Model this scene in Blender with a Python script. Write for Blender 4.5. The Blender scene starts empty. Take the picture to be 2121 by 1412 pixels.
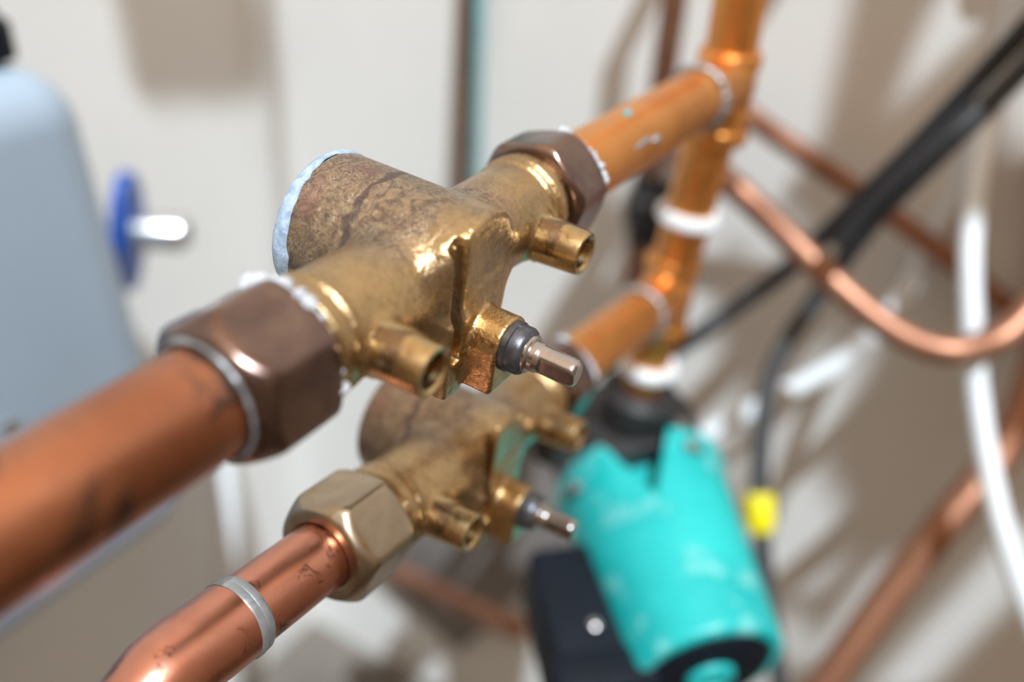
import bpy, bmesh, math, random
import numpy as np
from mathutils import Vector, Matrix

# ------------------------------------------------------------------ camera
# world: X runs along the main copper pipe (away), Y towards the left wall, Z up
S = bpy.context.scene
COL = S.collection
FPX, CX, CY = 1850.0, 1060.5, 706.0                 # focal length in pixels of the 2121 x 1412 frame
_p = np.array([1270.0, -1061.0, FPX]); _p /= np.linalg.norm(_p)
_dy = (FPX * FPX - 180.0 * 1270.0) / 1061.0
_d = np.array([-180.0, _dy, FPX]); _d /= np.linalg.norm(_d)
_y = -np.cross(_d, _p)
CAM = Vector((0, 0, 1.25))


def world(v):
    v = np.asarray(v, float)
    return Vector((v @ _p, v @ _y, -(v @ _d))) + CAM


def W(px, py, z):
    """the point seen at a pixel of the photograph, z metres in front of the camera"""
    return world(((px - CX) / FPX * z, (py - CY) / FPX * z, z))


def ray(px, py):
    return (W(px, py, 1.0) - CAM)


def on_plane(px, py, axis, val):
    r = ray(px, py)
    return CAM + r * ((val - CAM[axis]) / r[axis])


cam_d = bpy.data.cameras.new('camera')
cam = bpy.data.objects.new('camera', cam_d)
COL.objects.link(cam)
r_ = world((1, 0, 0)) - CAM; u_ = world((0, -1, 0)) - CAM; b_ = world((0, 0, -1)) - CAM
cam.matrix_world = Matrix(((r_.x, u_.x, b_.x, CAM.x), (r_.y, u_.y, b_.y, CAM.y), (r_.z, u_.z, b_.z, CAM.z), (0, 0, 0, 1)))
cam_d.sensor_width = 36.0
cam_d.lens = 36.0 * FPX / 2121.0
cam_d.clip_start = 0.01
cam_d.clip_end = 50
cam_d.dof.use_dof = True
cam_d.dof.focus_distance = 0.266
cam_d.dof.aperture_fstop = 3.0
S.camera = cam

# ------------------------------------------------------------------ light
SUN = Vector((0.40, 0.365, -0.84)).normalized()      # the way the light travels
wd = bpy.data.worlds.new('world'); S.world = wd; wd.use_nodes = True
bg = wd.node_tree.nodes['Background']
bg.inputs['Color'].default_value = (1.0, 0.74, 0.51, 1)
bg.inputs['Strength'].default_value = 1.08
sl = bpy.data.lights.new('sun', 'SUN'); sl.energy = 4.9; sl.angle = math.radians(0.53); sl.color = (0.75, 0.89, 1.0)
so = bpy.data.objects.new('sun', sl); COL.objects.link(so)
so.rotation_euler = SUN.to_track_quat('-Z', 'Y').to_euler(); so.location = (-2, -2, 5)
vs = S.view_settings
vs.view_transform = 'Standard'; vs.look = 'None'; vs.exposure = 0.07; vs.gamma = 1.0; vs.use_curve_mapping = False
S.cycles.max_bounces = 8

# ------------------------------------------------------------------ helpers: objects
def link(name, me, mat=None, parent=None):
    o = bpy.data.objects.new(name, me); COL.objects.link(o)
    if mat is not None and len(me.materials) == 0: me.materials.append(mat)
    if parent is not None: o.parent = parent
    return o


def thing(name, label, cat, mtx=None, group=None):
    o = bpy.data.objects.new(name, None); COL.objects.link(o)
    o.empty_display_size = 0.01
    if mtx is not None: o.matrix_world = mtx
    return tag(o, label, cat, group)


def tag(o, label, cat, group=None):
    o['label'] = label; o['category'] = cat
    if group: o['group'] = group
    return o


def struct(o):
    o['kind'] = 'structure'
    return o


def mesh(name, V, F, smooth=True, auto=None):
    me = bpy.data.meshes.new(name)
    me.from_pydata([tuple(v) for v in V], [], [tuple(f) for f in F]); me.validate()
    if smooth: me.polygons.foreach_set('use_smooth', [True] * len(me.polygons))
    me.update()
    if auto: me.set_sharp_from_angle(angle=math.radians(auto))
    return me


def frame(origin, xdir, up=Vector((0, 0, 1))):
    x = xdir.normalized(); y = up.cross(x).normalized(); z = x.cross(y)
    return Matrix(((x.x, y.x, z.x, origin.x), (x.y, y.y, z.y, origin.y), (x.z, y.z, z.z, origin.z), (0, 0, 0, 1)))


def smooth_path(P, n=10):
    P = [Vector(p) for p in P]
    if len(P) < 3: return P
    Q = [P[0] * 2 - P[1]] + P + [P[-1] * 2 - P[-2]]
    out = []
    for i in range(1, len(Q) - 2):
        a, b, c, d = Q[i - 1], Q[i], Q[i + 1], Q[i + 2]
        for k in range(n):
            t = k / n
            out.append(0.5 * ((2 * b) + (c - a) * t + (2 * a - 5 * b + 4 * c - d) * t * t + (3 * b - a - 3 * c + d) * t ** 3))
    out.append(P[-1])
    return out


def tube(name, P, r, seg=24, smooth=True, n=10, mtx=None):
    """a round bar along a path; r a number or one per path point"""
    Q = smooth_path(P, n) if smooth else [Vector(p) for p in P]
    m = len(Q)
    if isinstance(r, (int, float)): R = [r] * m
    else: R = list(np.interp(np.linspace(0, len(r) - 1, m), range(len(r)), r))
    V, F = [], []
    nrm = None
    for i, q in enumerate(Q):
        t = (Q[min(i + 1, m - 1)] - Q[max(i - 1, 0)]).normalized()
        if nrm is None:
            nrm = t.orthogonal().normalized()
        nrm = (nrm - t * nrm.dot(t)).normalized()
        bn = t.cross(nrm)
        for k in range(seg):
            a = 2 * math.pi * k / seg
            V.append(q + (nrm * math.cos(a) + bn * math.sin(a)) * R[i])
    for i in range(m - 1):
        for k in range(seg):
            k2 = (k + 1) % seg
            F.append((i * seg + k, i * seg + k2, (i + 1) * seg + k2, (i + 1) * seg + k))
    F.append(tuple(range(seg))[::-1]); F.append(tuple((m - 1) * seg + k for k in range(seg)))
    return mesh(name, V, F, auto=50)


def lathe(name, prof, seg=48, auto=35):
    """profile of (x, r) turned about the local X axis; ends closed when r == 0"""
    V, F = [], []
    for x, r in prof:
        for k in range(seg):
            a = 2 * math.pi * k / seg
            V.append((x, r * math.cos(a), r * math.sin(a)))
    for i in range(len(prof) - 1):
        for k in range(seg):
            k2 = (k + 1) % seg
            F.append((i * seg + k, (i + 1) * seg + k, (i + 1) * seg + k2, i * seg + k2))
    me = mesh(name, V, F, auto=None)
    bm = bmesh.new(); bm.from_mesh(me)
    bmesh.ops.remove_doubles(bm, verts=bm.verts, dist=1e-6)
    bmesh.ops.recalc_face_normals(bm, faces=bm.faces)
    bm.to_mesh(me); bm.free()
    me.polygons.foreach_set('use_smooth', [True] * len(me.polygons))
    me.set_sharp_from_angle(angle=math.radians(auto))
    return me


def box(name, lo, hi, bev=0.0, seg=3):
    bm = bmesh.new()
    bmesh.ops.create_cube(bm, size=1)
    lo, hi = Vector(lo), Vector(hi)
    for v in bm.verts:
        v.co = Vector([lo[i] + (v.co[i] + 0.5) * (hi[i] - lo[i]) for i in range(3)])
    if bev: bmesh.ops.bevel(bm, geom=bm.edges[:], offset=bev, segments=seg, affect='EDGES', profile=0.5)
    me = bpy.data.meshes.new(name); bm.to_mesh(me); bm.free()
    if bev:
        me.polygons.foreach_set('use_smooth', [True] * len(me.polygons)); me.set_sharp_from_angle(angle=math.radians(40))
    return me


# ------------------------------------------------------------------ helpers: cast shapes from distance fields (units: mm)
def grid(lo, hi, h):
    ax = [np.arange(lo[i], hi[i] + h, h, dtype=np.float32) for i in range(3)]
    return np.meshgrid(*ax, indexing='ij')


def smin(a, b, k):
    h = np.maximum(k - np.abs(a - b), 0) / k
    return np.minimum(a, b) - h * h * k * 0.25


def smax(a, b, k): return -smin(-a, -b, k)


def field_mesh(name, D, lo, h, scale=0.001):
    """surface nets: the zero surface of D as a quad mesh"""
    ins = D < 0
    n = D.shape
    c = np.zeros((n[0] - 1, n[1] - 1, n[2] - 1), np.int8)
    offs = [(i, j, k) for i in (0, 1) for j in (0, 1) for k in (0, 1)]
    for i, j, k in offs:
        c += ins[i:n[0] - 1 + i, j:n[1] - 1 + j, k:n[2] - 1 + k]
    I, J, K = np.nonzero((c > 0) & (c < 8))
    idx = np.full(c.shape, -1, np.int32); idx[I, J, K] = np.arange(len(I))
    P = np.zeros((len(I), 3)); cnt = np.zeros(len(I))
    for a in offs:
        for ax in range(3):
            if a[ax]: continue
            b = list(a); b[ax] = 1
            va = D[I + a[0], J + a[1], K + a[2]]; vb = D[I + b[0], J + b[1], K + b[2]]
            m = (va < 0) != (vb < 0)
            t = np.where(m, va / np.where(m, va - vb, 1), 0)
            for q in range(3):
                P[:, q] += np.where(m, a[q] + (t if q == ax else 0), 0)
            cnt += m
    P /= cnt[:, None]
    P = (P + np.stack([I, J, K], 1)) * h + np.array(lo)
    F = []
    for ax in range(3):
        b, c2 = [(1, 2), (2, 0), (0, 1)][ax]
        s0 = [slice(None)] * 3; s1 = [slice(None)] * 3
        s0[ax] = slice(0, -1); s1[ax] = slice(1, None)
        A, B = ins[tuple(s0)], ins[tuple(s1)]
        E = np.argwhere(A != B)
        E = E[(E[:, b] > 0) & (E[:, c2] > 0) & (E[:, b] < n[b] - 1) & (E[:, c2] < n[c2] - 1)]
        q = []
        for db, dc in ((1, 1), (0, 1), (0, 0), (1, 0)):
            e = E.copy(); e[:, b] -= db; e[:, c2] -= dc
            q.append(idx[e[:, 0], e[:, 1], e[:, 2]])
        q = np.stack(q, 1)
        flip = ~A[E[:, 0], E[:, 1], E[:, 2]]
        q[flip] = q[flip][:, ::-1]
        F.append(q)
    F = np.concatenate(F)
    me = bpy.data.meshes.new(name)
    me.vertices.add(len(P)); me.vertices.foreach_set('co', (P * scale).astype(np.float32).ravel())
    me.loops.add(F.size); me.loops.foreach_set('vertex_index', F.ravel().astype(np.int32))
    me.polygons.add(len(F))
    me.polygons.foreach_set('loop_start', np.arange(0, F.size, 4, dtype=np.int32))
    me.update(calc_edges=True); me.validate()
    me.polygons.foreach_set('use_smooth', [True] * len(me.polygons))
    me.update()
    return me


# ------------------------------------------------------------------ helpers: materials
class NT:
    def __init__(s, name):
        s.m = bpy.data.materials.new(name); s.m.use_nodes = True
        s.t = s.m.node_tree; s.b = s.t.nodes['Principled BSDF']
        s.co = s.t.nodes.new('ShaderNodeTexCoord').outputs['Object']

    def n(s, kind, **kw):
        nd = s.t.nodes.new(kind)
        for k, v in kw.items():
            if k in nd.inputs: s.put(nd.inputs[k], v)
            else: setattr(nd, k, v)
        return nd

    def put(s, inp, v):
        if isinstance(v, bpy.types.NodeSocket): s.t.links.new(v, inp)
        else:
            if isinstance(v, tuple) and len(v) == 3 and inp.type == 'RGBA': v = v + (1,)
            inp.default_value = v

    def noise(s, scale, detail=4, rough=0.55, dist=0.0, co=None):
        return s.n('ShaderNodeTexNoise', Vector=co or s.co, Scale=scale, Detail=detail, Roughness=rough, Distortion=dist).outputs['Fac']

    def ramp(s, fac, a, b, va=0.0, vb=1.0):
        return s.n('ShaderNodeMapRange', Value=fac, **{'From Min': a, 'From Max': b, 'To Min': va, 'To Max': vb}).outputs['Result']

    def math(s, op, a, b=0.0):
        nd = s.t.nodes.new('ShaderNodeMath'); nd.operation = op; nd.use_clamp = False
        s.put(nd.inputs[0], a); s.put(nd.inputs[1], b)
        return nd.outputs[0]

    def mix(s, fac, a, b):
        nd = s.t.nodes.new('ShaderNodeMix'); nd.data_type = 'RGBA'
        s.put(nd.inputs[0], fac); s.put(nd.inputs[6], a); s.put(nd.inputs[7], b)
        return nd.outputs[2]

    def mixf(s, fac, a, b):
        nd = s.t.nodes.new('ShaderNodeMix'); nd.data_type = 'FLOAT'
        s.put(nd.inputs[0], fac); s.put(nd.inputs[2], a); s.put(nd.inputs[3], b)
        return nd.outputs[0]

    def xyz(s):
        nd = s.n('ShaderNodeSeparateXYZ', Vector=s.co)
        return nd.outputs[0], nd.outputs[1], nd.outputs[2]

    def bump(s, h, strength=0.2, dist=0.0003):
        s.put(s.b.inputs['Normal'], s.n('ShaderNodeBump', Height=h, Strength=strength, Distance=dist).outputs[0])

    def out(s, color, rough, metal=0.0, spec=None, **kw):
        s.put(s.b.inputs['Base Color'], color); s.put(s.b.inputs['Roughness'], rough); s.put(s.b.inputs['Metallic'], metal)
        for k, v in kw.items(): s.put(s.b.inputs[k], v)
        return s.m


def lin(r, g, b):
    return tuple(((c / 255) / 12.92 if c / 255 <= 0.04045 else ((c / 255 + 0.055) / 1.055) ** 2.4) for c in (r, g, b))


def plain(name, col, rough=0.5, metal=0.0, vary=0.12, scale=40.0):
    t = NT(name)
    f = t.ramp(t.noise(scale, 3), 0.3, 0.7)
    c2 = tuple(c * (1 - vary) for c in col)
    return t.out(t.mix(f, col, c2), t.ramp(t.noise(scale * 2.3, 2), 0.3, 0.7, rough * 0.85, min(1, rough * 1.15)), metal)


def brass_cast():
    t = NT('cast_brass')
    x, y, z = t.xyz()
    big = t.noise(38, 4, 0.6)
    fine = t.noise(260, 5, 0.7, 1.5)
    cell = t.n('ShaderNodeTexVoronoi', Vector=t.n('ShaderNodeMixRGB', Color1=t.co, Color2=t.n('ShaderNodeTexNoise', Vector=t.co, Scale=300.0).outputs['Color'], Fac=0.012).outputs[0], Scale=420.0, feature='DISTANCE_TO_EDGE').outputs['Distance']
    lines = t.ramp(cell, 0.0, 0.10, 1.0, 0.0)
    # tarnish grows from the closed end of the barrel (local +Y)
    back = t.ramp(t.math('ADD', y, t.math('MULTIPLY', t.math('SUBTRACT', big, 0.5), 0.055)), -0.027, -0.004)
    ends = t.ramp(t.math('ADD', t.math('ABSOLUTE', x), t.math('MULTIPLY', t.math('SUBTRACT', big, 0.5), 0.03)), 0.022, 0.036)
    tarn = t.math('MULTIPLY', back, t.math('SUBTRACT', 1.0, t.math('MULTIPLY', ends, 0.75)))
    gold = t.mix(t.ramp(big, 0.35, 0.7), (0.66, 0.45, 0.215), (0.47, 0.315, 0.15))
    gold = t.mix(t.math('MULTIPLY', t.ramp(fine, 0.50, 0.70), 0.55), gold, (0.30, 0.185, 0.085))
    gold = t.mix(t.math('MULTIPLY', t.ramp(t.noise(75, 5, 0.7, 1.2), 0.56, 0.68), 0.6), gold, (0.34, 0.25, 0.17))
    brown = t.mix(t.ramp(t.noise(190, 6, 0.75, 2.0), 0.40, 0.60), (0.42, 0.30, 0.185), (0.17, 0.12, 0.095))
    brown = t.mix(t.math('MULTIPLY', t.math('MULTIPLY', lines, t.ramp(t.noise(120, 3), 0.4, 0.6)), 0.8), brown, (0.60, 0.48, 0.36))
    brown = t.mix(t.math('MULTIPLY', t.ramp(t.noise(55, 3, 0.5, 1.0), 0.56, 0.66), 0.5), brown, (0.30, 0.155, 0.14))
    streak = t.ramp(t.math('ABSOLUTE', t.math('SUBTRACT', y, t.math('ADD', 0.016, t.math('MULTIPLY', t.math('SUBTRACT', t.noise(90, 3), 0.5), 0.012)))), 0.0010, 0.0020, 1.0, 0.0)
    brown = t.mix(t.math('MULTIPLY', streak, 0.8), brown, (0.12, 0.085, 0.08))
    col = t.mix(tarn, gold, brown)
    ro = t.mixf(tarn, t.ramp(fine, 0.3, 0.7, 0.16, 0.30), t.ramp(fine, 0.3, 0.7, 0.30, 0.46))
    t.bump(t.math('ADD', t.math('MULTIPLY', fine, 0.6), t.math('MULTIPLY', t.noise(700, 3), 0.5)), 0.7, 0.0006)
    return t.out(col, ro, t.mixf(tarn, 1.0, 0.85))


def metal_noise(name, c1, c2, r1, r2, metal=1.0, scale=60, spots=None, spot_col=None, bump=0.15, spot_scale=70, spot_rough=None):
    t = NT(name)
    a = t.noise(scale, 5, 0.6, 0.6)
    col = t.mix(t.ramp(a, 0.35, 0.65), c1, c2)
    ro = t.ramp(t.noise(scale * 1.7, 4), 0.3, 0.7, r1, r2)
    if spots:
        m = t.ramp(t.noise(spot_scale, 5, 0.65, 0.8), spots, spots + 0.06)
        col = t.mix(m, col, spot_col)
        if spot_rough: ro = t.mixf(m, ro, spot_rough)
    t.bump(t.noise(scale * 5, 4), bump, 0.0004)
    return t.out(col, ro, metal)


M = {}
M['brass_cast'] = brass_cast()
M['brass'] = metal_noise('bare_brass', (0.64, 0.46, 0.24), (0.48, 0.34, 0.17), 0.20, 0.34, scale=120, spots=0.57, spot_col=(0.26, 0.17, 0.10))
M['nut'] = metal_noise('brown_bronze', (0.28, 0.185, 0.145), (0.16, 0.105, 0.09), 0.16, 0.27, metal=0.97, scale=70, spots=0.66, spot_col=(0.42, 0.33, 0.32), spot_scale=85)
M['nut_light'] = metal_noise('pale_bronze', (0.46, 0.36, 0.25), (0.36, 0.28, 0.20), 0.25, 0.4, scale=70, spots=0.62, spot_col=(0.45, 0.27, 0.10))
M['copper_old'] = metal_noise('brown_copper', (0.57, 0.245, 0.14), (0.42, 0.17, 0.095), 0.24, 0.34, scale=34, spots=0.55, spot_col=(0.17, 0.105, 0.085), spot_scale=42)
M['copper_orange'] = metal_noise('orange_copper', (0.82, 0.36, 0.105), (0.72, 0.29, 0.075), 0.33, 0.44, metal=0.93, scale=30, spots=0.68, spot_col=(0.42, 0.24, 0.15))
M['copper_pink'] = metal_noise('pink_copper', (0.72, 0.32, 0.22), (0.60, 0.25, 0.165), 0.26, 0.38, scale=45, spots=0.58, spot_col=(0.22, 0.10, 0.065), spot_scale=60)
M['copper_dull'] = metal_noise('dull_copper', (0.46, 0.22, 0.135), (0.34, 0.155, 0.095), 0.4, 0.5, metal=0.8, scale=25)
M['copper_brown'] = metal_noise('brown_dull_copper', (0.34, 0.17, 0.10), (0.24, 0.12, 0.07), 0.4, 0.5, metal=0.75, scale=25)
M['copper_dark'] = metal_noise('dark_copper', (0.20, 0.10, 0.06), (0.14, 0.07, 0.045), 0.4, 0.5, metal=0.7, scale=25)
M['solder'] = metal_noise('grey_solder', (0.43, 0.44, 0.45), (0.27, 0.28, 0.29), 0.35, 0.55, metal=0.7, scale=150)
M['scale'] = metal_noise('white_residue', (0.66, 0.67, 0.70), (0.42, 0.43, 0.47), 0.6, 0.8, metal=0.0, scale=300, bump=0.5)
M['bluewhite'] = metal_noise('blue_white_residue', (0.50, 0.61, 0.73), (0.27, 0.36, 0.48), 0.55, 0.75, metal=0.0, scale=400, bump=0.6)
M['steel'] = metal_noise('grey_steel', (0.55, 0.51, 0.50), (0.46, 0.43, 0.42), 0.20, 0.28, scale=200, spots=0.72, spot_col=(0.3, 0.25, 0.23), spot_scale=200, bump=0.04)
M['steel_dark'] = metal_noise('blackened_steel', (0.16, 0.16, 0.18), (0.08, 0.08, 0.09), 0.3, 0.5, metal=0.85, scale=200, spots=0.66, spot_col=(0.5, 0.5, 0.52), spot_scale=250)
M['rubber'] = plain('black_rubber', (0.02, 0.02, 0.022), 0.45, 0, 0.3)
M['black_plastic'] = plain('black_plastic', (0.006, 0.009, 0.015), 0.6, 0, 0.3)
M['black_plastic'].node_tree.nodes['Principled BSDF'].inputs['Specular IOR Level'].default_value = 0.2
M['black_cable'] = plain('black_cable', (0.012, 0.013, 0.016), 0.45, 0, 0.3)
M['grey_cable'] = plain('grey_cable', (0.06, 0.06, 0.062), 0.45, 0, 0.2)
M['white_cable'] = plain('white_cable', (0.80, 0.81, 0.82), 0.4, 0, 0.06)
t_ = NT('teal_paint')
tc = t_.mix(t_.ramp(t_.noise(16, 3), 0.35, 0.65), (0.02, 0.50, 0.47), (0.005, 0.38, 0.37))
tc = t_.mix(t_.math('MULTIPLY', t_.ramp(t_.noise(34, 4, 0.6), 0.56, 0.66), 0.7), tc, (0.24, 0.60, 0.57))
M['teal'] = t_.out(tc, 0.42)
M['cast_iron'] = plain('dark_cast_iron', (0.055, 0.05, 0.05), 0.42, 0.4, 0.5, 30)
M['chrome'] = plain('chrome', (0.75, 0.75, 0.76), 0.28, 1.0, 0.05)
M['blue'] = plain('blue_paint', (0.010, 0.085, 0.42), 0.4, 0, 0.15)
M['yellow'] = plain('yellow_plastic', (0.85, 0.72, 0.005), 0.5, 0, 0.05)
M['casing'] = plain('grey_blue_enamel', (0.36, 0.44, 0.53), 0.35, 0, 0.06, 8)
M['wall'] = plain('plaster', (0.80, 0.765, 0.72), 0.85, 0, 0.05, 6)
M['wall_brown'] = plain('bare_blockwork', (0.74, 0.64, 0.52), 0.9, 0, 0.2, 5)
M['floor'] = plain('concrete', (0.20, 0.165, 0.135), 0.85, 0, 0.3, 8)
M['brown_board'] = plain('brown_board', (0.25, 0.22, 0.20), 0.8, 0, 0.3, 12)  # wall shadow put into the colour of the added panel
M['verdigris'] = plain('verdigris', (0.13, 0.42, 0.44), 0.7, 0, 0.2)

# ------------------------------------------------------------------ the room
XW, YW = 0.78, 0.80
struct(link('wall_back', box('wall_back', (XW, -1.4, 0), (XW + 0.1, YW + 0.1, 2.6)), M['wall']))
struct(link('wall_right', box('wall_right', (-1.4, -1.4, 0), (XW, -1.3, 2.6)), M['wall_brown']))
struct(link('wall_front', box('wall_front', (-1.5, -1.4, 0), (-1.4, YW + 0.1, 2.6)), M['wall_brown']))
struct(link('wall_left', box('wall_left', (-1.4, YW, 0), (XW, YW + 0.1, 2.6)), M['wall']))
struct(link('floor', box('floor', (-1.5, -1.4, -0.1), (XW + 0.1, YW + 0.1, 0)), M['floor']))

# ------------------------------------------------------------------ the valve (local mm: x along the pipe, y = -front, z up)
def valve_body():
    lo, hi, h = (-65, -36, -36), (65, 41, 27), 0.6
    X, Y, U = grid(lo, hi, h)
    Fr = -Y
    rad = np.sqrt(X * X + (U + 1.5) ** 2)
    bar = smax(rad - 24.0, np.maximum(Fr - 40, -37.0 - Fr), 1.2)
    n = math.hypot(12.5, 16)
    left = (-(13.5 / n)) * (X + 14) + (15.2 / n) * (Fr - 19.8)
    right = 0.08 * (X + 12) + 0.997 * (Fr - 20.4)
    side = 0.37 * (X - 13) + 0.929 * (Fr - 18.6)
    cut = smax(smax(left, right, 0.8), side, 0.6)
    body = smax(smax(bar, left, 5.0), smax(right, side, 0.5), 2.4)
    low = smax(smax(np.abs(X + 4) - 15, np.abs(U + 19) - 12.5, 2.0), smax(cut, -Fr - 6, 2), 1.6)
    foot = smax(smax(np.abs(X + 12) - 4.5, np.abs(U + 20) - 12.8, 1.0), np.abs(Fr - 9.5) - 11.0, 1.0)
    low2 = smax(smax(np.abs(X - 9) - 14.5, np.abs(U + 11) - 11.5, 8.0), smax(cut, -Fr - 6, 2), 1.6)
    body = smin(smin(body, low, 4.0), low2, 3.0)
    body = smin(body, foot, 1.5)
    # ports
    rp = np.sqrt(Y * Y + U * U)
    prad = 16.2 - 0.4 * np.clip((36 - np.abs(X)) / 20, 0, 1)
    port = smax(rp - prad, np.abs(X) - 62, 0.8)
    body = smin(body, port, 4.5)
    ring = smax(rp - 17.6, np.abs(np.abs(X) - 55.5) - 2.6, 0.9)
    body = smin(body, ring, 0.8)
    ring = smax(rp - 17.2, np.abs(np.abs(X) - 50.6) - 1.0, 0.7)
    body = smin(body, ring, 0.8)
    # pads of the test nozzles
    for s in (-1, 1):
        rr = np.sqrt((X - 42 * s) ** 2 + (U + 1.5) ** 2)
        pad = smax(rr - (11.0 - 0.19 * np.clip(Fr, 0, 30)), np.abs(Fr - 9) - 8.5, 0.8)
        body = smin(body, pad, 3.0)
    # spindle boss: round above, square below
    u0 = -15.5
    up = np.sqrt(X * X + (U - u0) ** 2) - 9.0
    dn = smax(np.abs(X) - 9.0, -(U + 29.5), 0.5)
    prof = np.where(U > u0, up, dn)
    boss = smax(prof, np.abs(Fr - 18) - 13.6, 0.5)
    boss = smax(boss, (Fr - 31.6) + 0.9 * (np.maximum(np.abs(X), np.abs(U - u0)) - 13.0), 0.5)
    body = smin(body, boss, 1.6)
    # the parting groove down the front
    gr = smax(smax(np.abs(X + 12.9) - 1.75, np.abs(U + 0.5) - 19.5, 0.6), -(Fr - 16.0), 0.5)
    body = smax(body, -gr, 0.9)
    rib = smax(smax(np.abs(X + 12.9) - 0.35, np.abs(U + 3) - 20, 0.3), np.abs(Fr - 15) - 2.4, 0.3)
    body = smin(body, rib, 0.5)
    return field_mesh('body', body, lo, h)


def nut_mesh(name, rot, mirror=False, af=18.7, clip=21.2, L=26.0, bore=14.15):
    lo, hi, h = (-1.5, -23, -23), (L + 1.5, 23, 23), 0.6
    X, Y, U = grid(lo, hi, h)
    if mirror: X = L - X
    d = None
    for k in range(3):
        a = math.radians(rot + 30 + 60 * k)         # face normals sit between the corners; angle from front (-y) towards up
        e = np.abs(-Y * math.cos(a) + U * math.sin(a)) - af
        d = e if d is None else smax(d, e, 1.6)
    r = np.sqrt(Y * Y + U * U)
    d = smax(d, r - clip, 1.2)
    d = smax(d, 0.70 * (r - 16.8) - 0.71 * X, 1.8)             # sloped shoulder on the pipe side
    d = smax(d, 0.6 * (r - 18.8) - 0.8 * (L - X), 1.2)         # small chamfer on the body side
    d = smax(d, np.abs(X - L / 2) - L / 2, 0.8)
    d = smax(d, bore - r, 0.5)
    return field_mesh(name, d, lo, h)


def ring_arc(name, R, r, a0=0.0, a1=360.0, lump=0.0, seed=1, n=96, m=10):
    rnd = random.Random(seed)
    V, F = [], []
    full = abs(a1 - a0) >= 359.9
    nk = max(8, n // 2); ctrl = [rnd.gauss(0, 0.7) for _ in range(nk)]; ctr2 = [rnd.gauss(0, 0.7) for _ in range(max(4, nk // 4))]

    def vn(c, t):
        q = t * len(c); i0 = int(q) % len(c); f = q - int(q); f = f * f * (3 - 2 * f)
        return c[i0] * (1 - f) + c[(i0 + 1) % len(c)] * f
    cnt = n if full else n + 1
    for i in range(cnt):
        t = i / n; a = math.radians(a0 + (a1 - a0) * t)
        k = 1 + lump * (vn(ctrl, t) + 1.2 * vn(ctr2, t))
        if not full: k *= max(0.05, min(1, t * 8, (1 - t) * 8)) ** 0.5
        rr = r * max(0.15, k)
        for j in range(m):
            b = 2 * math.pi * j / m
            q = R + rr * math.cos(b)
            V.append((rr * 1.2 * math.sin(b), -q * math.cos(a), q * math.sin(a)))
    for i in range(n):
        i2 = (i + 1) % cnt
        for j in range(m):
            j2 = (j + 1) % m
            F.append((i * m + j, i2 * m + j, i2 * m + j2, i * m + j2))
    if not full:
        F.append(tuple(range(m))[::-1]); F.append(tuple(n * m + j for j in range(m)))
    me = mesh(name, V, F)
    bm = bmesh.new(); bm.from_mesh(me); bmesh.ops.recalc_face_normals(bm, faces=bm.faces); bm.to_mesh(me); bm.free()
    return me


def cap_mesh():
    """residue crust round the closed end of the barrel: thin shell with a ragged edge (local y is the barrel axis)"""
    V, F = [], []
    n = 180
    rnd = random.Random(4)
    cs = [[rnd.gauss(0, 1) for _ in range(m)] for m in (9, 24, 60)]

    def vn(c, t):
        q = t * len(c); i0 = int(q) % len(c); f = q - int(q); f = f * f * (3 - 2 * f)
        return c[i0] * (1 - f) + c[(i0 + 1) % len(c)] * f
    for i in range(n):
        a = 2 * math.pi * i / n                      # from up (z), turning towards -x
        wob = 0.7 * vn(cs[0], i / n) + 0.5 * vn(cs[1], i / n) + 0.35 * vn(cs[2], i / n)
        w = 5.6 + 0.9 * wob - 2.6 * max(0, math.cos(a)) ** 2
        w = max(1.4, w)
        if abs(a - math.pi * 1.0) < 1.25: w = 1.2
        ys = [(37.2 + 2.4 - w, 24.7), (37.6 + 2.2 - w, 25.35), (38.2, 25.4), (39.8, 24.6), (40.4, 23.0), (40.5, 1.5)]
        for y, r in ys:
            V.append((-(r - 1.0) * math.sin(a), y, (r - 1.0) * math.cos(a) - 1.5))
    k = 6
    for i in range(n):
        i2 = (i + 1) % n
        for j in range(k - 1):
            F.append((i * k + j, i * k + j + 1, i2 * k + j + 1, i2 * k + j))
    F.append(tuple(i * k + k - 1 for i in range(n)))
    me = mesh('end_crust', [tuple(c * 0.001 for c in v) for v in V], F)
    bm = bmesh.new(); bm.from_mesh(me); bmesh.ops.recalc_face_normals(bm, faces=bm.faces); bm.to_mesh(me); bm.free()
    return me


mm = 0.001
BODY = valve_body()
NUT_NEAR = nut_mesh('union_nut', 36)
NUT_LOW = nut_mesh('union_nut', 12, clip=21.4, bore=12.1)
NUT_FAR = nut_mesh('union_nut', 16, True, L=24.5, af=19.8, clip=21.8)
NOZ = lathe('test_nozzle', [(x * mm, r * mm) for x, r in [(13, 0), (13, 8.5), (16.6, 8.6), (17.0, 8.25), (17.6, 8.2), (31.0, 7.45), (32.2, 7.2), (32.5, 6.8), (32.3, 6.0), (31.4, 5.3), (22.0, 4.9), (16.0, 3.0), (15.8, 0)]], 40)
COLLAR = lathe('spindle_collar', [(x * mm, r * mm) for x, r in [(30, 0), (30, 8.0), (33.2, 8.0), (33.5, 7.5), (36.4, 7.5), (37.4, 7.0), (38.0, 6.2), (38.0, 0)]], 40)
GLAND = lathe('gland_ring', [(x * mm, r * mm) for x, r in [(37, 0), (37, 5.9), (38.8, 5.9), (39.2, 5.5), (39.3, 0)]], 40)


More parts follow.
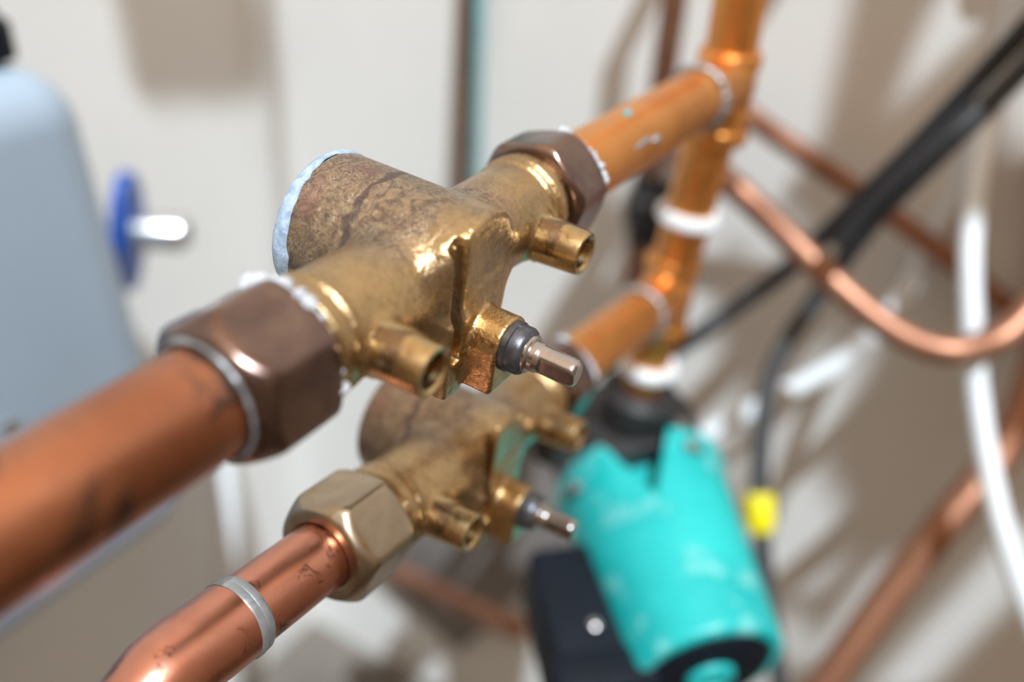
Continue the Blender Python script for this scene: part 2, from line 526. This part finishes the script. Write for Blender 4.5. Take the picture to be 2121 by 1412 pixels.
def spindle_mesh():
    lo, hi, h = (-6, -57, -6), (6, -36, 6), 0.35
    X, Y, U = grid(lo, hi, h); Fr = -Y
    r = np.sqrt(X * X + U * U)
    neck = smax(r - 4.75, np.abs(Fr - 39.0) - 2.8, 0.5)
    a = math.radians(8)
    flat = np.abs(X * math.cos(a) + U * math.sin(a)) - 3.2
    rod = smax(r - 4.35, np.abs(Fr - 46.0) - 8.3, 2.2)
    rod2 = smax(rod, np.where(Fr > 43, flat, -5), 0.4)
    return field_mesh('spindle', smin(neck, rod2, 0.3), lo, h)


SPIN = spindle_mesh()
CAP = cap_mesh()
RIM = ring_arc('seal_ring', 0.0151, 0.0008, lump=0.25, seed=3)
CRUST = ring_arc('residue', 0.0184, 0.0016, 50, 140, 0.6, 7, n=90)
CRUST2 = ring_arc('residue', 0.0178, 0.0010, -40, 10, 0.6, 11, n=50)
CRUST_FAR = ring_arc('residue', 0.0176, 0.0016, 10, 110, 0.6, 9, n=80)
FRONT = Matrix.Rotation(math.radians(-90), 4, 'Z')            # local +X of a lathe -> -Y (front)


def at(x, z=0.0, y=0.0): return Matrix.Translation((x * mm, y * mm, z * mm))


def build_valve(mtx, label, nut, dark=True, extras=True):
    v = thing('balancing_valve', label, 'valve', mtx, 'brass valves on the copper pipes')
    link('body', BODY, M['brass_cast'], v)
    n1 = link('union_nut', NUT_NEAR if dark else NUT_LOW, None, v); n1.matrix_local = at(-86.5)
    n2 = link('union_nut', NUT_FAR, None, v); n2.matrix_local = at(59.5)
    for n in (n1, n2):
        if not n.data.materials: n.data.materials.append(nut)
    if dark:
        r = link('seal_ring', RIM, M['solder'], n1); r.matrix_local = at(-0.3)
    r2 = link('residue', CRUST_FAR, M['scale'], n2); r2.matrix_local = at(24.3)
    if extras:
        c = link('residue', CRUST, M['scale'], n1); c.matrix_local = at(26.3)
        c = link('residue', CRUST2, M['scale'], n1); c.matrix_local = at(25.8)
        for o in n1.children: o['label'] = 'white crusty residue' if o.name.startswith('residue') else 'grey sealing ring'
    for s in (-1, 1):
        z = link('test_nozzle', NOZ, M['brass'], v); z.matrix_local = at(42 * s, -1.5) @ FRONT
    for nm, me, mt, lb in (('spindle_collar', COLLAR, 'steel_dark', 'blackened collar'), ('gland_ring', GLAND, 'steel', 'steel ring')):
        o = link(nm, me, M[mt], v); o.matrix_local = at(0, -15.5) @ FRONT; o['label'] = lb
    o = link('spindle', SPIN, M['steel'], v); o.matrix_local = at(0, -15.5); o['label'] = 'steel spindle with flats'
    if not extras: return v
    o = link('end_crust', CAP, M['bluewhite'], v); o['label'] = 'blue white residue on the barrel end'
    return v


# main pipe: entry into the near nut seen at (455, 812), 206 mm in front of the camera
PIPE0 = W(455, 812, 0.206)
XDIR = Vector((1, 0, 0))
VC = PIPE0 + XDIR * 0.0825
TILT = Matrix.Rotation(math.radians(5), 4, 'X')
build_valve(Matrix.Translation(VC) @ TILT, 'sharp brass valve body with brown union nuts, on the thick upper copper pipe', M['nut'])


def pipe(name, label, P, r, mat, cat='pipe', group=None, smooth=False, seg=40, **kw):
    o = link(name, tube(name, P, r, seg, smooth, **kw), M[mat])
    return tag(o, label, cat, group)


pipe('copper_pipe', 'thick brown copper pipe with dark spots entering the upper valve', [PIPE0 + XDIR * 0.012, PIPE0 - XDIR * 1.50], 0.014, 'copper_old', seg=64)

# riser with two tees
TEE1 = W(1503, 168, 0.471)
PF = PIPE0 + XDIR * 0.160
DIR1 = (TEE1 - PF).normalized()
o = pipe('copper_pipe', 'orange copper pipe between the upper valve and the upper tee', [PF, TEE1 - DIR1 * 0.040], 0.014, 'copper_orange', seg=64)


def skin_point(px, py, a, d, r):
    """first point of the pipe (axis a + t d, radius r) met by the line of sight through a pixel"""
    for z in np.arange(0.15, 1.2, 0.0004):
        q = W(px, py, float(z)); v = q - a
        if (v - d * v.dot(d)).length <= r: return q
    return q


def drop(name, q, r, mat, parent, label, sx=(1, 1, 1)):
    bm = bmesh.new(); bmesh.ops.create_icosphere(bm, subdivisions=3, radius=r)
    rnd = random.Random(int(q.x * 1e6))
    for v in bm.verts:
        v.co *= 1 + 0.12 * math.sin(v.co.x / r * 3 + rnd.random()) * math.cos(v.co.y / r * 2.5)
        v.co = Vector((v.co.x * sx[0], v.co.y * sx[1], v.co.z * sx[2]))
    me = bpy.data.meshes.new(name); bm.to_mesh(me); bm.free()
    me.polygons.foreach_set('use_smooth', [True] * len(me.polygons))
    d = link(name, me, M[mat], parent); d.location = q; d['label'] = label
    return d


drop('verdigris_spot', skin_point(1299, 237, PF, DIR1, 0.0138), 0.0020, 'verdigris', o, 'blue green spot')
drop('solder_drip', skin_point(1330, 297, PF, DIR1, 0.0138), 0.0012, 'solder', o, 'pale solder drip', (8, 1, 1))
drop('solder_drip', skin_point(1358, 288, PF, DIR1, 0.0138), 0.0018, 'solder', o, 'pale solder drip', (2, 1, 1))
DOWN = Vector((0, 0, -1))


def tee_sdf_mesh(name, branch, up=28.0, dn=30.0, R=15.4):
    lo, hi, h = (-48, -20, -40), (20, 20, 40), 0.8
    X, Y, U = grid(lo, hi, h)
    rv = np.sqrt(X * X + Y * Y); rb = np.sqrt(Y * Y + U * U)
    a = smax(rv - R + 0.7 * (np.abs(U) < 14), np.maximum(U - up, -dn - U), 1.2)
    b = smax(rb - R, np.maximum(X, -branch - X), 1.2)
    d = smin(a, b, 5.0)
    for s, e in ((1, up), (-1, dn)):
        d = smin(d, smax(rv - R - 1.2, np.abs(U - s * (e - 4)) - 3.4, 1.5), 2.5)
    return field_mesh(name, d, lo, h)


def hdir(a, b):
    v = (b - a); v.z = 0
    return v.normalized()


def tee(label, pos, xd, branch, mat, up, dn):
    # local X runs on along the incoming pipe, so the branch socket reaches towards -X
    t = thing('pipe_tee', label, 'pipe fitting', frame(pos, xd), 'copper tees on the riser')
    link('socket_body', tee_sdf_mesh('socket_body', branch, up, dn), M[mat], t)
    me = ring_arc('solder_ring', 0.0152, 0.0019, lump=0.15, seed=5)
    s = link('solder_ring', me, M['solder'], t); s.matrix_local = at(-branch - 0.5)
    s['label'] = 'grey solder ring'
    return t


TEE2 = Vector((TEE1.x, TEE1.y, 0)) + Vector((-0.004, 0.012, W(1400, 615, 0.538).z))
tee('upper orange copper tee with a grey solder ring, above the lower tee', TEE1, DIR1, 44, 'copper_orange', 16, 32)
pipe('copper_pipe', 'short upright copper pipe rising out of the upper tee', smooth_path([TEE1 + Vector((0, 0, 0.012)), TEE1 + Vector((0, 0, 0.06)), TEE1 + Vector((0, 0, 0.12)), TEE1 + Vector((0.012, 0, 0.15)), TEE1 + Vector((0.045, 0, 0.163)), TEE1 + Vector((0.1, 0, 0.164)), Vector((XW - 0.001, TEE1.y, TEE1.z + 0.164))]), 0.0135, 'copper_orange')
RISER = (TEE2 - TEE1).normalized()
pipe('copper_pipe', 'upright brown copper pipe between the two tees', [TEE1 + RISER * 0.028, TEE2 - RISER * 0.020], 0.0138, 'copper_orange')
o = link('pipe_collar', lathe('pipe_collar', [(-0.0045, 0.0139), (-0.0045, 0.0168), (-0.002, 0.0185), (0.002, 0.0185), (0.0045, 0.0165), (0.0045, 0.0139)]), M['white_cable'])
o.matrix_world = frame(TEE1 + RISER * 0.078, RISER, Vector((0, 1, 0)))
tag(o, 'white ring collar round the upright copper pipe', 'pipe collar')

# lower line: valve, pipe, elbow
A2 = W(680, 1138, 0.300)
DIR2 = (TEE2 - A2).normalized()
V2 = A2 + DIR2 * 0.0825
TILT2 = Matrix.Rotation(math.radians(1), 4, 'X')
build_valve(frame(V2, DIR2) @ TILT2, 'blurred shaded brass valve below the sharp one, on the pink copper pipe', M['nut_light'], dark=False, extras=False)
pipe('copper_pipe', 'orange copper pipe between the lower valve and the lower tee', [A2 + DIR2 * 0.160, TEE2 - DIR2 * 0.040], 0.014, 'copper_orange', seg=48)
tee('lower orange copper tee with a grey solder ring, above the pump', TEE2, DIR2, 42, 'copper_orange', 24, 26)

pink = pipe('copper_pipe', 'pink copper pipe with brown stains entering the lower valve', [A2 + DIR2 * 0.012, A2 - DIR2 * 0.045], 0.0119, 'copper_pink', seg=48)
E0 = A2 - DIR2 * 0.041
elb = thing('pipe_elbow', 'pink copper elbow with a grey solder ring below the thick brown pipe', 'pipe fitting', Matrix.Translation(E0))
EP = [Vector((0, 0, 0)), -DIR2 * 0.010, -DIR2 * 0.020, -DIR2 * 0.029 + Vector((0, 0, -0.002)), -DIR2 * 0.039 + Vector((0, 0, -0.010)), -DIR2 * 0.044 + Vector((0, 0, -0.026)), -DIR2 * 0.045 + Vector((0, 0, -0.05)), -DIR2 * 0.045 + Vector((0, 0, -0.08)), -DIR2 * 0.045 + Vector((0, 0, -0.16)), -DIR2 * 0.045 + Vector((0, 0, -0.40)), -DIR2 * 0.045 + Vector((0, 0, 0.001 - E0.z))]
o = link('elbow_bend', tube('elbow_bend', EP, 0.0128, 48), M['copper_pink'], elb)
o = link('solder_ring', lathe('solder_ring', [(-0.0028, 0.0118), (-0.0027, 0.0130), (-0.0020, 0.0133), (-0.0004, 0.0133), (0.0, 0.0129), (0.0005, 0.0131), (0.0022, 0.0130), (0.0030, 0.0124), (0.0032, 0.0116)]), M['solder'], elb)
o.matrix_local = Matrix.Translation(-E0) @ frame(E0 + DIR2 * 0.001, DIR2); o['label'] = 'grey solder ring'

# ------------------------------------------------------------------ the pump
PV = TEE2 + RISER * 0.128            # centre of the volute, on the line of the riser
PB = W(1322, 1000, 0.605)            # where the motor meets the volute
PE = W(1466, 1390, 0.510)            # far end of the motor
MD = (PE - PB).normalized(); ML = (PE - PB).length
PFRAME = frame(PB, MD)
pump = thing('circulation_pump', 'teal heating pump with a black end plate, hanging under the copper riser', 'pump', PFRAME)
LC = PFRAME.inverted() @ CAM         # the side of the motor that faces the room


def motor_mesh():
    L = ML * 1000
    lo, hi, h = (-4, -64, -64), (L + 4, 64, 64), 1.4
    X, Y, U = grid(lo, hi, h)
    r = np.sqrt(Y * Y + U * U)
    R = 56.0 - 10.0 * np.clip(X / L, 0, 1)
    d = smax(r - R, np.abs(X - L / 2) - L / 2, 5.0)
    fl = smax(r - 58, np.abs(X - 6) - 6, 3.0)
    d = smin(d, fl, 4.0)
    d = smax(d, -smax(r - 38, L - 3 - X, 0.5), 0.8)
    # the notch that shows the iron behind
    a = math.atan2(LC.z, LC.y) - 0.15
    ca, sa = math.cos(a), math.sin(a)
    side = -Y * sa + U * ca; out = Y * ca + U * sa
    notch = smax(np.abs(side) - np.clip(22 - 0.50 * X, -5, 22), 26 - out, 2.0)
    d = smax(d, -notch, 2.0)
    return field_mesh('motor_housing', d, lo, h)


mt = link('motor_housing', motor_mesh(), M['teal'], pump)
e = link('end_plate', lathe('end_plate', [(ML - 0.004, 0), (ML - 0.004, 0.0372), (ML + 0.001, 0.037), (ML + 0.003, 0.034), (ML + 0.003, 0.0)], 48), M['black_plastic'], pump)
e['label'] = 'black round end plate'
link('vent_screw', lathe('vent_screw', [(ML + 0.002, 0), (ML + 0.002, 0.015), (ML + 0.006, 0.014), (ML + 0.007, 0.011), (ML + 0.005, 0.010), (ML + 0.005, 0)], 32), M['teal'], e)
vol = link('volute', lathe('volute', [(-0.064, 0), (-0.064, 0.030), (-0.056, 0.046), (-0.040, 0.054), (-0.020, 0.052), (-0.006, 0.047), (0.006, 0.045), (0.006, 0)], 48), M['cast_iron'], pump)
vol['label'] = 'dark cast iron volute'
ne = link('neck', lathe('neck', [(-0.03, 0), (-0.03, 0.021), (0.012, 0.021), (0.03, 0.021), (0.036, 0.026), (0.055, 0.026), (0.060, 0.022), (0.060, 0)], 40), M['cast_iron'], pump)
ne.matrix_local = PFRAME.inverted() @ frame(PV, -RISER, Vector((0, 1, 0)))
for k in range(4):
    a = math.atan2(LC.z, LC.y) + math.radians(45 + 90 * k)
    b = link('bolt', lathe('bolt', [(-0.006, 0), (-0.006, 0.0055), (0.012, 0.0055), (0.0125, 0.008), (0.019, 0.008), (0.020, 0.006), (0.020, 0)], 6), M['steel'], pump)
    b.matrix_local = Matrix.Translation((0, 0.053 * math.cos(a), 0.053 * math.sin(a)))
tb = PFRAME.inverted() @ W(1205, 1310, 0.54)
tbm = link('terminal_box', box('terminal_box', (tb.x - 0.046, tb.y - 0.027, tb.z - 0.028), (tb.x + 0.046, tb.y + 0.027, tb.z + 0.028), 0.006), M['black_plastic'], pump)
tbm['label'] = 'black plastic terminal box'
lid = link('lid', box('lid', (tb.x + 0.026, tb.y - 0.030, tb.z - 0.031), (tb.x + 0.050, tb.y + 0.030, tb.z + 0.031), 0.004), M['black_plastic'], tbm)
scr = link('screw', lathe('screw', [(0, 0), (0, 0.004), (0.003, 0.0035), (0.004, 0.002), (0.004, 0)], 16), M['steel'], tbm)
q = PFRAME.inverted() @ CAM - tb; q.x = 0
scr.matrix_local = frame(tb + Vector((0.012, 0, 0.0295)), Vector((0, 0, 1)), Vector((0, 1, 0)))
o = link('pipe_collar', lathe('pipe_collar', [(-0.004, 0.0139), (-0.004, 0.018), (-0.002, 0.020), (0.002, 0.020), (0.004, 0.018), (0.004, 0.0139)]), M['white_cable'])
o.matrix_world = frame(TEE2 + RISER * 0.052, RISER, Vector((0, 1, 0)))
tag(o, 'white sealing collar between the lower tee and the pump', 'pipe collar')
pipe('copper_pipe', 'short copper pipe stub between the lower tee and the pump', [TEE2 + RISER * 0.020, TEE2 + RISER * 0.072], 0.0138, 'copper_orange')

# ------------------------------------------------------------------ casing and blue tap on the left
YC = 0.50
xr = on_plane(272, 460, 1, YC).x
zt = on_plane(70, 208, 1, YC).z + 0.012
zb = on_plane(110, 1290, 1, YC).z
cas = thing('appliance_casing', 'large blue grey enamelled casing with rounded corners, behind the thick brown pipe', 'appliance', Matrix.Translation((xr - 0.3, YC + 0.12, zb)))
link('shell', box('shell', (-0.30, -0.12, 0), (0.30, 0.16, zt - zb), 0.035, 6), M['casing'], cas)
for v in cas.children[0].data.vertices: v.co.x -= 0.075 * (v.co.z - (zt - zb) * 0.62)
sc_ = link('screw', lathe('screw', [(-0.002, 0), (-0.002, 0.006), (0.002, 0.0055), (0.003, 0.003), (0.003, 0)], 20), M['chrome'], cas)
sp = on_plane(20, 882, 1, YC)
sc_.matrix_local = cas.matrix_world.inverted() @ frame(sp, Vector((0, -1, 0)))
link('cable_gland', lathe('cable_gland', [(0, 0), (0, 0.020), (0.02, 0.020), (0.025, 0.014), (0.06, 0.012), (0.06, 0)], 24), M['black_plastic'], cas).matrix_local = cas.matrix_world.inverted() @ frame(on_plane(-40, 120, 1, YC + 0.05), Vector((0, 0, 1)), Vector((0, 1, 0)))

T0 = W(232, 477, 0.80); T1 = W(388, 484, 0.80)
TD = (T1 - T0).normalized()
tap = thing('butterfly_tap', 'blue handled tap with a bright chrome spout, beside the grey casing', 'tap', frame(T0, TD))
TL = (T1 - T0).length
link('spout', lathe('spout', [(-0.03, 0), (-0.03, 0.013), (0.0, 0.0155), (TL - 0.004, 0.0155), (TL, 0.013), (TL, 0.010), (TL - 0.02, 0.010), (TL - 0.02, 0)], 32), M['chrome'], tap)
fp = link('feed_pipe', tube('feed_pipe', [T0 - TD * 0.02, Vector((T0.x, T0.y, T0.z)) - TD * 0.02 + Vector((0, YW - T0.y, 0))], 0.010, 20, False), M['chrome'], tap)
fp.matrix_local = tap.matrix_world.inverted()
lo, hi, h = (-6, -34, -66), (26, 34, 66), 1.2
X, Y, U = grid(lo, hi, h)
wing = smax(np.sqrt((Y / 0.5) ** 2 + U * U) - 58, np.abs(X - 12) - 5.5, 3.0) * 0.6
wing = smin(wing, smax(np.sqrt(Y * Y + U * U) - 19, np.abs(X - 12) - 7, 2.0), 5.0)
hd = link('handle', field_mesh('handle', wing, lo, h), M['blue'], tap); hd['label'] = 'blue butterfly handle'
hd.matrix_local = Matrix.Translation((0.002, 0, 0)) @ Matrix.Rotation(math.radians(8), 4, 'Y')

# ------------------------------------------------------------------ pipes and cables by the wall
def WP(px, py, d=0.0):
    return on_plane(px, py, 0, XW - d)          # a point on the back wall


def wallpipe(label, pts, r, mat, name='copper_pipe', cat='pipe', **kw):
    P = smooth_path([p if isinstance(p, Vector) else W(*p) for p in pts])
    for q in P: q.x = min(q.x, XW - r + 0.001)
    return pipe(name, label, P, r, mat, cat, seg=24, **kw)


a = on_plane(966, -80, 0, XW - 0.010); b = on_plane(952, 420, 0, XW - 0.055)
pipe('copper_pipe', 'thin brown copper pipe on the pale wall, beside the teal cable', [a + Vector((0, 0, 0.9)), a, b, WP(948, 560)], 0.0075, 'copper_dark', seg=20)
a = on_plane(995, -80, 0, XW - 0.012); b = on_plane(985, 440, 0, XW - 0.030)
pipe('cable', 'pale teal cable running down the wall beside the thin brown pipe', [a + Vector((0, 0, 0.9)), a, b, WP(968, 540)], 0.0045, 'verdigris', 'cable', seg=16)
t0 = W(1388, 60, 0.70)
pipe('copper_pipe', 'dark upright copper pipe behind the upper tee', [Vector((XW - 0.001, t0.y, t0.z + 0.15)), t0 + Vector((0, 0, 0.13)), t0 - Vector((0, 0, 0.34)), t0 + Vector((XW - t0.x, 0, -0.40))], 0.0105, 'copper_brown', seg=24)
bv = thing('lever_valve', 'small grey lever valve with a black handle, on the dark upright pipe', 'valve', frame(Vector((t0.x, t0.y, W(1300, 455, 0.76).z)), Vector((0, 0, 1)), Vector((0, 1, 0))))
link('body', lathe('body', [(-0.03, 0), (-0.03, 0.014), (-0.016, 0.014), (-0.012, 0.019), (0.012, 0.019), (0.016, 0.014), (0.034, 0.014), (0.034, 0)], 8), M['cast_iron'], bv)
hv = link('lever', box('lever', (-0.05, -0.014, 0.0), (0.016, 0.014, 0.014), 0.004), M['black_plastic'], bv)
hv.matrix_local = Matrix.Rotation(math.radians(-115), 4, 'X') @ Matrix.Translation((0, 0, 0.026))
link('stem', lathe('stem', [(0, 0), (0, 0.008), (0.030, 0.008), (0.030, 0)], 16), M['steel'], bv).matrix_local = Matrix.Rotation(math.radians(-115), 4, 'X') @ Matrix.Rotation(math.radians(-90), 4, 'Y')

wallpipe('bent copper pipe hanging in a wide loop in front of the white cables', [WP(1400, 330), WP(1405, 320, .05), (1450, 335, .64), (1530, 395, .63), (1640, 500, .63), (1760, 615, .62), (1860, 690, .61), (1960, 725, .60), (2060, 705, .60), (2130, 645, .60), (2230, 520, .60), (2290, 380, .62), WP(2290, 290, .03), WP(2290, 280)], 0.0098, 'copper_dull')
wallpipe('straight copper pipe slanting behind the black cables', [WP(1420, 175), WP(1440, 180, .02), (1500, 205, .70), (1620, 290, .70), (1780, 400, .71), (1950, 525, .72), (2090, 640, .73), (2220, 750, .74), WP(2330, 835, .02), WP(2350, 850)], 0.0088, 'copper_dull')
wallpipe('thick copper pipe curving down past the end of the white cable', [WP(2190, 330), WP(2190, 350, .03), (2185, 560, .70), (2140, 790, .70), (2065, 950, .70), (1960, 1080, .70), (1850, 1220, .71), (1700, 1430, .72), (1560, 1640, .74), (1300, 2050, .78)], 0.0138, 'copper_dull')
WC1 = [WP(2150, -300, .02), WP(2130, -120, .02), (2085, 120, .70), (2040, 300, .68), (2012, 470, .66), (2010, 620, .65), (2022, 800, .64), (2050, 980, .63), (2095, 1160, .62), (2160, 1340, .62), (2260, 1620, .64), (2300, 2000, .70)]
WC2 = [WP(2330, -300, .02), WP(2220, -120, .02), (2110, 60, .75), (2050, 250, .745), (1960, 450, .745), (1850, 640, .745), (1730, 755, .75), (1600, 825, .76), (1460, 900, .77), (1330, 960, .79)]
wallpipe('white cable hanging straight down behind the copper loop', WC1, 0.0078, 'white_cable', 'cable', 'cable')
wallpipe('white cable slanting from upper right to behind the pump', WC2, 0.0082, 'white_cable', 'cable', 'cable')
wallpipe('black cable running from upper right to behind the lower tee', [WP(2420, -700, .02), (2420, -400, .60), (2320, -160, .53), (2180, -2, .52), (2060, 128, .54), (1900, 298, .575), (1770, 425, .62), (1640, 550, .67), (1520, 640, .69), (1400, 725, .72), WP(1330, 770, .02), WP(1320, 775)], 0.0066, 'black_cable', 'cable', 'cable')
wallpipe('black cable with a yellow band, hanging down past the pump', [WP(2540, -700, .02), (2480, -380, .62), (2360, -125, .555), (2210, 42, .545), (2090, 172, .565), (1925, 338, .60), (1800, 468, .645), (1690, 620, .68), (1610, 745, .69), (1580, 880, .69), (1574, 1060, .69), (1590, 1230, .69), (1620, 1480, .69), (1640, 1900, .75)], 0.0072, 'grey_cable', 'cable', 'cable')
wallpipe('short thick black cable end strapped to the other black cables', [(2026, 228, .54), (1965, 285, .545), (1870, 378, .56), (1790, 462, .58), (1745, 515, .59)], 0.0088, 'black_cable', 'cable', 'cable')
yb = link('cable_marker', lathe('cable_marker', [(-0.015, 0.0074), (-0.015, 0.0095), (-0.010, 0.0118), (0.010, 0.0118), (0.015, 0.0095), (0.015, 0.0074)], 28), M['yellow'])
yb.matrix_world = frame(W(1573, 1060, 0.69), (W(1577, 1100, .69) - W(1576, 1000, .69)), Vector((1, 0, 0)))
tag(yb, 'yellow plastic marker band on the hanging black cable', 'cable marker')
ps = on_plane(730, 1135, 0, XW)
pipe('copper_pipe', 'short copper pipe stub sticking out of the wall below the lower valve', [ps, W(1072, 1302, 1.0)], 0.0135, 'copper_dull', seg=28)
bd = link('board', box('board', (-0.012, -0.10, -0.46), (0.012, 0.10, 0.0), 0.003), M['brown_board'])  # added dark panel deepening the shadow on the wall here
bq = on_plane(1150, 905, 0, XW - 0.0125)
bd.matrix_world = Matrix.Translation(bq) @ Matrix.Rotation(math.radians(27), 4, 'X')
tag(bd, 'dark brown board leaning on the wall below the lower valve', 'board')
o = link('pipe_plug', lathe('pipe_plug', [(-0.03, 0), (-0.03, 0.012), (0.0, 0.013), (0.003, 0.017), (0.016, 0.017), (0.020, 0.012), (0.021, 0)], 32), M['cast_iron'])
o.matrix_world = frame(W(1135, 905, 0.56), (CAM - W(1135, 905, 0.56)) + Vector((0, -0.3, 0)))
tag(o, 'dark brown round plug between the lower valve and the pump', 'pipe plug')
wallpipe('pale grey hose hanging on the wall below the thick brown pipe', [(440, 880, 1.15), (462, 1000, 1.13), (470, 1120, 1.12), (462, 1260, 1.12), (440, 1500, 1.12)], 0.0150, 'white_cable', 'hose', 'hose')

# ------------------------------------------------------------------ added unseen panels overhead, shaped to cast the shade on the walls
ZC = 3.0


def up_sun(q, zc=ZC):
    t = (zc - q.z) / SUN.z
    return (q.x + SUN.x * t, q.y + SUN.y * t)


def wall_loop(loop, axis, val):
    """an outline on a wall, followed up the sunlight to the height of the ceiling (mm)"""
    return [tuple(1000 * c for c in up_sun(on_plane(px, py, axis, val))) for px, py in loop]


def strip_loop(path, half):
    """the slot that lets the sun fall on a cable"""
    P = [Vector(up_sun(q)) * 1000 for q in smooth_path([W(*p) for p in path], 4)]
    a, b = [], []
    for i, q in enumerate(P):
        t = (P[min(i + 1, len(P) - 1)] - P[max(i - 1, 0)]).normalized()
        n = Vector((-t.y, t.x)) * half
        a.append(tuple(q + n)); b.append(tuple(q - n))
    return a + b[::-1]


def poly_field(X, Y, loop):
    """signed distance to a polygon, negative inside"""
    d = np.full(X.shape, 1e9, np.float32); ins = np.zeros(X.shape, bool)
    n = len(loop)
    for i in range(n):
        (x0, y0), (x1, y1) = loop[i], loop[(i + 1) % n]
        ex, ey = x1 - x0, y1 - y0
        t = np.clip(((X - x0) * ex + (Y - y0) * ey) / (ex * ex + ey * ey + 1e-9), 0, 1)
        d = np.minimum(d, (X - x0 - t * ex) ** 2 + (Y - y0 - t * ey) ** 2)
        c = (y0 > Y) != (y1 > Y)
        ins ^= c & (X < (x1 - x0) * (Y - y0) / (y1 - y0 if abs(y1 - y0) > 1e-9 else 1e-9) + x0)
    d = np.sqrt(d)
    return np.where(ins, -d, d)


def panel(name, outer, holes):
    xs = [p[0] for p in outer]; ys = [p[1] for p in outer]
    h = 9.0
    lo, hi = (min(xs) - 30, min(ys) - 30, -27), (max(xs) + 30, max(ys) + 30, 27)
    X, Y, U = grid(lo, hi, h)
    f = poly_field(X[:, :, 0], Y[:, :, 0], outer)
    for hl in holes: f = np.maximum(f, -poly_field(X[:, :, 0], Y[:, :, 0], hl))
    me = field_mesh(name, np.maximum(f[:, :, None], np.abs(U) - 8.0), lo, h)
    me.polygons.foreach_set('use_smooth', [False] * len(me.polygons))
    o = struct(link(name, me, M['floor'])); o.location.z = ZC
    return o


panel('ceiling', wall_loop([(1790, -150), (1690, 300), (1590, 430), (1650, 480), (1600, 570), (1480, 480), (1470, 620), (1470, 720), (1520, 760), (1520, 850), (1500, 900), (1500, 1100), (1530, 1200), (1560, 1420), (1560, 1700), (2600, 1700), (2700, -150)], 0, XW), [  # added blocker out of view, cut to leave sun patches on the back wall
    wall_loop([(1985, -100), (2150, -100), (1995, 90), (1862, 215), (1880, 150)], 0, XW),
    wall_loop([(2085, 170), (2250, 90), (2250, 330), (2095, 300)], 0, XW),
    wall_loop([(1645, 955), (1705, 1000), (1755, 1085), (1735, 1160), (1680, 1240), (1612, 1200), (1605, 1000)], 0, XW),
    wall_loop([(1690, 1345), (1840, 1140), (1875, 1165), (1735, 1375)], 0, XW),
    wall_loop([(1790, 1440), (2140, 1050), (2180, 1150), (1900, 1440)], 0, XW),
    wall_loop([(1600, 1280), (1650, 1270), (1680, 1360), (1640, 1390)], 0, XW),
    strip_loop([(2011, 480, .66), (2010, 620, .65), (2022, 800, .64), (2050, 980, .63), (2095, 1160, .62), (2160, 1340, .62)], 22),
    strip_loop([(1745, 742, .75), (1600, 825, .76), (1480, 890, .77)], 20),
    strip_loop([(1880, 600, .745), (1845, 645, .745)], 18),
])
panel('trim_1', wall_loop([(205, -150), (525, -150), (548, 205), (470, 212), (400, 222), (275, 214)], 1, YW), [])  # added blocker out of view, shades the top of the left wall
panel('trim_2', wall_loop([(528, -140), (566, -140), (618, 620), (586, 620)], 1, YW), [])  # added blocker for the narrow upright shade on the left wall
S.view_layers[0].update()
